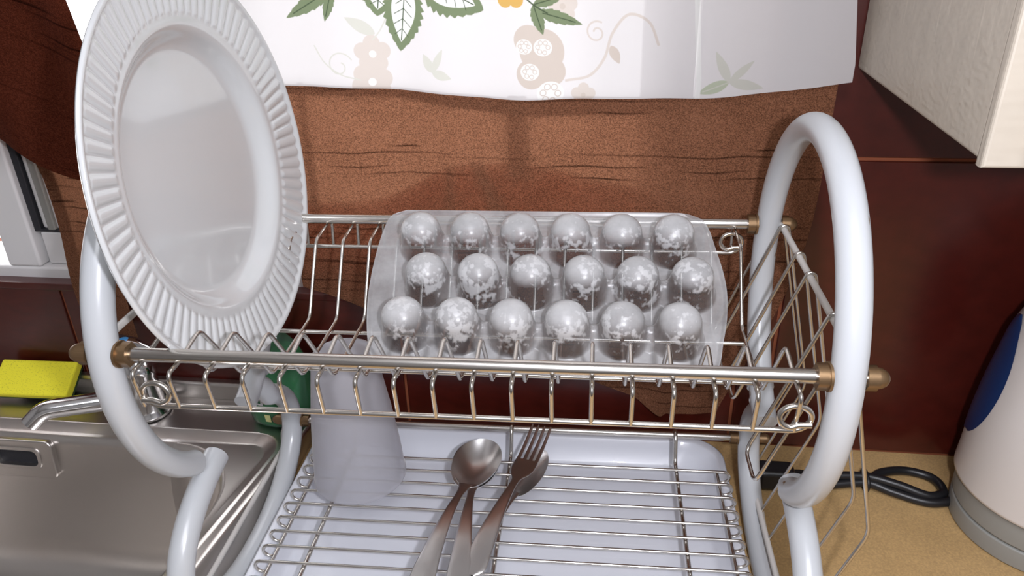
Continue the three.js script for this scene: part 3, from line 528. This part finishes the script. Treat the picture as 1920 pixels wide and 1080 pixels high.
{
  placeCutlery(makeSpoon('steel tablespoon with its bowl facing up, lying left of the fork'), -0.0235, 0.0605, -0.0555, -0.17, 0.02);
  const under = makeSpoon('steel spoon almost hidden beneath the tablespoon, only its handle showing');
  placeCutlery(under, -0.0240, 0.0575, -0.058, 0.045, 0.0);
  const t = thing('fork', 'steel table fork with four tines, lying right of the tablespoon', 'fork');
  mesh('head', merge([
    ...[-1.5, -0.5, 0.5, 1.5].map((k) => strip([[-0.1, 0.0014, 0.0050, k * 0.0058], [-0.096, 0.0026, 0.0040, k * 0.0058], [-0.08, 0.0032, 0.001, k * 0.0057], [-0.06, 0.0036, -0.0005, k * 0.0056], [-0.052, 0.004, 0.0, k * 0.0055]], 0.0017, 22)),
    strip([[-0.056, 0.0205, -0.0002], [-0.050, 0.0212, 0.0], [-0.042, 0.0208, 0.001], [-0.034, 0.0165, 0.0022], [-0.028, 0.0095, 0.0032], [-0.024, 0.0075, 0.004]], 0.0019, 26)]), M.cutlery, t);
  mesh('handle', strip([[-0.026, 0.008, 0.0035], [-0.015, 0.0072, 0.0055], [0.005, 0.0095, 0.0075], [0.035, 0.0145, 0.0075], [0.06, 0.0185, 0.004], [0.075, 0.018, 0.001], [0.08, 0.006, 0.0]], 0.0028), M.cutlery, t);
  placeCutlery(t, 0.0088, 0.0585, -0.0085, -0.235, 0.015);
  placeCutlery(makeSpoon('steel spoon lying beneath the fork, the edge of its bowl showing at the tines'), 0.0250, 0.0545, -0.0535, -0.33, 0.0, -0.35).scale.set(0.55, 0.6, 1);
}

// ------------------------------------------------------------ detergent bottle
{
  const t = thing('detergent_bottle', 'green detergent bottle standing on the sink deck behind the rack', 'bottle', [-0.2475, 0.0265, -0.147]);
  const P = [[0, 0], [0.030, 0], [0.0345, 0.003], [0.0365, 0.02], [0.0365, 0.055], [0.034, 0.072], [0.0275, 0.088], [0.0175, 0.1], [0.0125, 0.105], [0.0115, 0.112], [0, 0.112]];
  const sq = (g) => g.scale(1, 1, 0.62);
  mesh('body', sq(lathe(P, 56)), M.bottle, t);
  mesh('liquid', sq(lathe([[0, 0.0015], [0.029, 0.0015], [0.033, 0.004], [0.0352, 0.02], [0.0352, 0.055], [0.0327, 0.0715], [0.0285, 0.0835], [0, 0.0835]], 56)), M.green, t, 'green washing-up liquid');
  mesh('cap', lathe([[0, 0.108], [0.0128, 0.108], [0.0132, 0.11], [0.0122, 0.128], [0.008, 0.131], [0.0065, 0.142], [0, 0.143]], 32), M.capWhite, t, 'white pull cap');
  const patch = (a0, a1, y0, y1, off = 0.0005) => sheet(14, 6, (u, v) => { const a = a0 + (a1 - a0) * u, y = y0 + (y1 - y0) * v, r = interp(P.slice(2, 9).map(([q, h]) => [h, q]), y) + off; return [Math.sin(a) * r, y, Math.cos(a) * r * 0.62]; });
  mesh('label_mark', patch(-1.25, -0.75, 0.044, 0.066), M.red, t, 'red print on the label');
  mesh('label_mark', patch(-0.5, 0.5, 0.0475, 0.0490), std({ color: lin(0.62, 0.62, 0.04), roughness: 0.5 }), t, 'yellow printed line');
  mesh('label_mark', merge([patch(-0.62, -0.25, 0.029, 0.031), patch(-0.32, -0.25, 0.031, 0.042)]), M.capWhite, t, 'white print on the label');
  mesh('label_mark', patch(-0.28, -0.1, 0.009, 0.018), std({ color: lin(0.8, 0.8, 0.35), roughness: 0.5 }), t, 'pale yellow spot');
}

// ------------------------------------------------------------ kettle and its cord
{
  const t = thing('kettle', 'white electric kettle with a grey foot and blue window, right of the rack', 'kettle', [0.470, 0, -0.094]);
  mesh('power_base', lathe([[0, 0], [0.069, 0], [0.0705, 0.002], [0.0705, 0.017], [0.069, 0.0195], [0, 0.0195]], 80), M.kettleGrey, t, 'grey round power base');
  mesh('foot_band', lathe([[0.05, 0.0205], [0.0695, 0.0205], [0.0705, 0.022], [0.0708, 0.042], [0.068, 0.044]], 80), M.kettleGrey, t, 'grey band round the foot');
  const P = [[0.0715, 0.0435], [0.0742, 0.0455], [0.0742, 0.048], [0.0735, 0.06], [0.0725, 0.09], [0.0698, 0.125], [0.0655, 0.159], [0.0608, 0.189], [0.0520, 0.2135], [0.046, 0.224], [0.043, 0.228]];
  mesh('jug', lathe(P, 96), M.kettle, t);
  mesh('lid', lathe([[0.0435, 0.226], [0.0435, 0.231], [0.038, 0.236], [0.012, 0.240], [0.011, 0.248], [0, 0.249]], 48), M.kettleGrey, t, 'grey lid');
  mesh('grip', sweep(rounded([V(0.04, 0.222, -0.01), V(0.088, 0.226, -0.02), V(0.102, 0.17, -0.024), V(0.094, 0.09, -0.022), V(0.068, 0.075, -0.016)], 0.03), 0.0095, 16), M.kettleGrey, t, 'grey curved handle');
  const rad = P.slice(2).map(([r, y]) => [y, r]), c0 = Math.atan2(-0.86, -0.30);
  mesh('window', sheet(30, 30, (u, v) => { const w = (u - 0.5) * 2, y = 0.082 + 0.118 * v, q = Math.sqrt(Math.max(0, 1 - (2 * v - 1) ** 2)), a = c0 + 0.48 * w * q + 0.06 * (v - 0.5), r = interp(rad, y) + 0.0012 * (1 - 0.9 * w * w); return [Math.sin(a) * r, y, Math.cos(a) * r]; }), M.kettleBlue, t, 'dark blue oval window');
}
{
  const t = thing('power_cord', 'black kettle cord folded and tied on the countertop behind the rack', 'cord');
  const p = [V(0.412, 0.006, -0.112), V(0.385, 0.005, -0.106), V(0.355, 0.006, -0.116), V(0.335, 0.008, -0.124), V(0.30, 0.006, -0.121), V(0.255, 0.005, -0.1175), V(0.242, 0.006, -0.124), V(0.26, 0.007, -0.131), V(0.30, 0.006, -0.132), V(0.335, 0.007, -0.130), V(0.352, 0.007, -0.142), V(0.378, 0.005, -0.149), V(0.398, 0.005, -0.140), V(0.400, 0.006, -0.120), V(0.385, 0.008, -0.1115), V(0.36, 0.012, -0.119), V(0.335, 0.013, -0.127), V(0.30, 0.012, -0.1265), V(0.262, 0.011, -0.1235)];
  mesh('cable', sweep(new THREE.CatmullRomCurve3(p).getPoints(240), 0.0042, 12), M.black, t);
  mesh('plug', merge([new RoundedBoxGeometry(0.034, 0.022, 0.022, 3, 0.005).translate(0.249, 0.0125, -0.121), boxGeo(0.224, 0.234, 0.012, 0.016, -0.128, -0.1245), boxGeo(0.224, 0.234, 0.012, 0.016, -0.1175, -0.114)]), M.black, t);
  const tie = []; for (let k = 0; k < 24; k++) { const a = k / 24 * 6.2832; tie.push(V(0.332, 0.0095 + 0.0085 * Math.sin(a), -0.1265 + 0.0115 * Math.cos(a))); }
  mesh('tie', sweep(tie, 0.0018, 8, true), M.black, t);
}

// ------------------------------------------------------------ wall cabinet, upper right
{
  const t = thing('wall_cabinet', 'cream painted wall cabinet hanging at the upper right, above the kettle', 'cabinet', [0.277, 0.379, WZ + 0.001]);
  const D = 0.241;
  mesh('carcass', boxGeo(0, 0.5, 0, 0.72, 0, D - 0.002, 0.0025), M.paint, t);
  const s = new THREE.Shape([[0.0015, 0.0], [0.498, 0.0], [0.498, 0.72], [0.0015, 0.72]].map(([x, y]) => new THREE.Vector2(x, y)));
  s.holes.push(new THREE.Path([[0.022, 0.02], [0.022, 0.70], [0.478, 0.70], [0.478, 0.02]].map(([x, y]) => new THREE.Vector2(x, y))));
  mesh('face_frame', new THREE.ExtrudeGeometry(s, { depth: 0.004, bevelEnabled: true, bevelThickness: 0.0025, bevelSize: 0.0018, bevelSegments: 3 }).translate(0, -0.001, D - 0.002), M.paint, t);
  const d = mesh('door', boxGeo(0.0185, 0.482, 0.004, 0.716, D - 0.001, D + 0.017, 0.006), M.paint, t);
  mesh('knob', lathe([[0, 0], [0.006, 0], [0.006, 0.012], [0.013, 0.018], [0.012, 0.026], [0, 0.028]], 24).rotateX(Math.PI / 2).translate(0.455, 0.06, D + 0.017), M.chromeBright, d, 'chrome knob');
}

// ------------------------------------------------------------ curtains
const hemTop = [[-0.42, 0.372], [-0.30, 0.371], [-0.196, 0.3685], [-0.119, 0.3655], [-0.027, 0.359], [0.018, 0.357], [0.149, 0.359], [0.212, 0.363], [0.272, 0.371]];
const hemLow = [[-0.40, 0.19], [-0.30, 0.178], [-0.22, 0.172], [-0.17, 0.157], [-0.05, 0.118], [0.068, 0.077], [0.1156, 0.0585], [0.1372, 0.047], [0.1638, 0.041], [0.1782, 0.0445], [0.1925, 0.041], [0.23, 0.042], [0.268, 0.045]];
{
  const t = thing('sheer_curtain', 'white embroidered sheer curtain with a brown lower border, over the window', 'curtain');
  const edgeR = [[0.0, 0.193], [0.045, 0.197], [0.10, 0.218], [0.18, 0.246], [0.25, 0.259], [0.37, 0.262]];
  const ripple = (x, y) => 0.0035 * Math.sin(x * 38 + 1.2 + 2 * y) + 0.0022 * Math.sin(x * 83 + 0.4) + 0.002 * noise(x * 9, y * 9, 1.5);
  const right = (y) => 0.271 - 0.13 * Math.max(0, y - 0.371) * 1.0;
  mesh('sheer_panel', sheet(110, 50, (u, v) => { const yb = 0.356, x0 = -0.262, ytop = 0.70; let y = yb + (ytop - yb) * v, x = x0 + (right(y) - x0) * u; const b = interp(hemTop, x); y = b + (ytop - b) * v; return [x, y, -0.1655 + ripple(x, y) * 0.8]; },
    (u, v) => { const x = -0.262 + (0.271 + 0.262) * u, b = interp(hemTop, x), y = b + (0.70 - b) * v; return [(x - SX0) / (SX1 - SX0), (y - SY0) / (SY1 - SY0)]; }), M.sheer, t, 'white sheer panel with embroidered leaves');
  mesh('brown_border', sheet(110, 50, (u, v) => { const x = -0.213 + (0.262 + 0.213) * u, b = interp(hemLow, x), tp = interp(hemTop, x) + 0.0006; const y = b + (tp - b) * v, xr = interp(edgeR, y); return [x - (0.262 - xr) * sstep(0.1, 0.262, x), y, -0.1695 + ripple(x, y) * 0.9]; },
    (u, v) => { const x = -0.213 + (0.262 + 0.213) * u, b = interp(hemLow, x), tp = interp(hemTop, x); return [x, b + (tp - b) * v]; }), M.brown, t, 'brown slubbed lower border');
  const band = [[-0.40, 0.010], [-0.196, 0.0085], [-0.10, 0.009], [-0.03, 0.013], [0.05, 0.016], [0.15, 0.013], [0.27, 0.009]];
  mesh('border_hem', sheet(90, 4, (u, v) => { const x = -0.213 + (0.262 + 0.213) * u, tp = interp(hemTop, x), y = tp - interp(band, x) * v; return [x, y, -0.1725 + ripple(x, y) * 0.9]; }, (u, v) => [u * 0.66, v * 0.02]), M.brownHem, t, 'darker folded hem');
  const foldTop = [[-0.40, 0.250], [-0.25, 0.2555], [-0.192, 0.2575], [-0.153, 0.2585], [-0.122, 0.264], [-0.096, 0.274], [-0.065, 0.291], [-0.031, 0.297], [0.008, 0.2975], [0.04, 0.2915], [0.064, 0.284], [0.101, 0.279], [0.134, 0.271], [0.18, 0.266], [0.262, 0.252]];
  mesh('folded_layer', sheet(90, 24, (u, v) => { const x = -0.209 + (0.255 + 0.209) * u, b = interp(hemLow, x) + 0.004, tp = interp(foldTop, x), y = b + (tp - b) * v; return [x - (0.262 - interp(edgeR, y)) * sstep(0.1, 0.262, x), y, -0.1765 + ripple(x, y) * 0.6]; }, (u, v) => [u * 0.65, 0.4 - v * 0.2]), M.brownFold, t, 'brown cloth folded up behind the border');
  // two narrow pleats behind the border
  for (const [xa, xb, ya, yb, w] of [[-0.034, -0.013, 0.300, 0.250, 0.012], [-0.058, -0.060, 0.296, 0.25, 0.006], [0.0035, 0.005, 0.358, 0.284, 0.016], [-0.187, -0.189, 0.369, 0.25, 0.006]])
    mesh('pleat', sheet(6, 10, (u, v) => [xa + (xb - xa) * v + (u - 0.5) * w * (1 + 0.3 * v), ya + (yb - ya) * v, -0.1742 + 0.0008 * Math.sin(u * 3.14)], (u, v) => [u * w, v * 0.06]), M.brown, t);
}
{
  const t = thing('brown_drape', 'dark brown curtain gathered at the left of the window, behind the plate', 'curtain');
  const low = [[-1.1, 0.46], [-0.8, 0.40], [-0.62, 0.352], [-0.52, 0.333], [-0.475, 0.322], [-0.461, 0.3155], [-0.447, 0.309], [-0.435, 0.303], [-0.405, 0.287], [-0.37, 0.272], [-0.33, 0.262]];
  const gather = (x, y) => 0.006 * Math.sin(x * 60 + y * 9) + 0.004 * Math.sin(x * 27 - y * 22) + 0.003 * noise(x * 14, y * 10, 2.5);
  mesh('swag', sheet(90, 50, (u, v) => { const xr = -0.335 - 0.045 * sstep(0, 1, v) - 0.02 * v, x = -1.05 + (xr + 1.05) * u, b = interp(low, x), y = b + (0.80 - b) * v; return [x - 0.03 * v * u, y, -0.146 + gather(x, y)]; }, (u, v) => [u * 0.7, v * 0.5]), M.brownDark, t);
  const edge = [[0.10, -0.455], [0.122, -0.4615], [0.166, -0.465], [0.225, -0.4615], [0.281, -0.461], [0.297, -0.464], [0.40, -0.452], [0.80, -0.43]];
  mesh('tail', sheet(50, 60, (u, v) => { const y = 0.105 + 0.69 * v, x0 = interp(edge, y), x1 = -0.384 - 0.02 * (1 - sstep(0.15, 0.42, y)), x = x0 + (x1 - x0) * u; return [x, y, -0.168 + 0.5 * gather(x * 1.3, y)]; }, (u, v) => [u * 0.12, v * 0.69]), M.brown, t, 'lighter hanging tail of brown cloth');
  mesh('tail_hem', sheet(4, 40, (u, v) => { const y = 0.105 + 0.4 * v, x0 = interp(edge, y), x = x0 - 0.0005 + 0.013 * u; return [x, y, -0.1695 + 0.5 * gather(x * 1.3, y)]; }, (u, v) => [u * 0.01, v * 0.3]), M.brownHem, t, 'darker folded hem');
}

renderer.render(scene, camera);
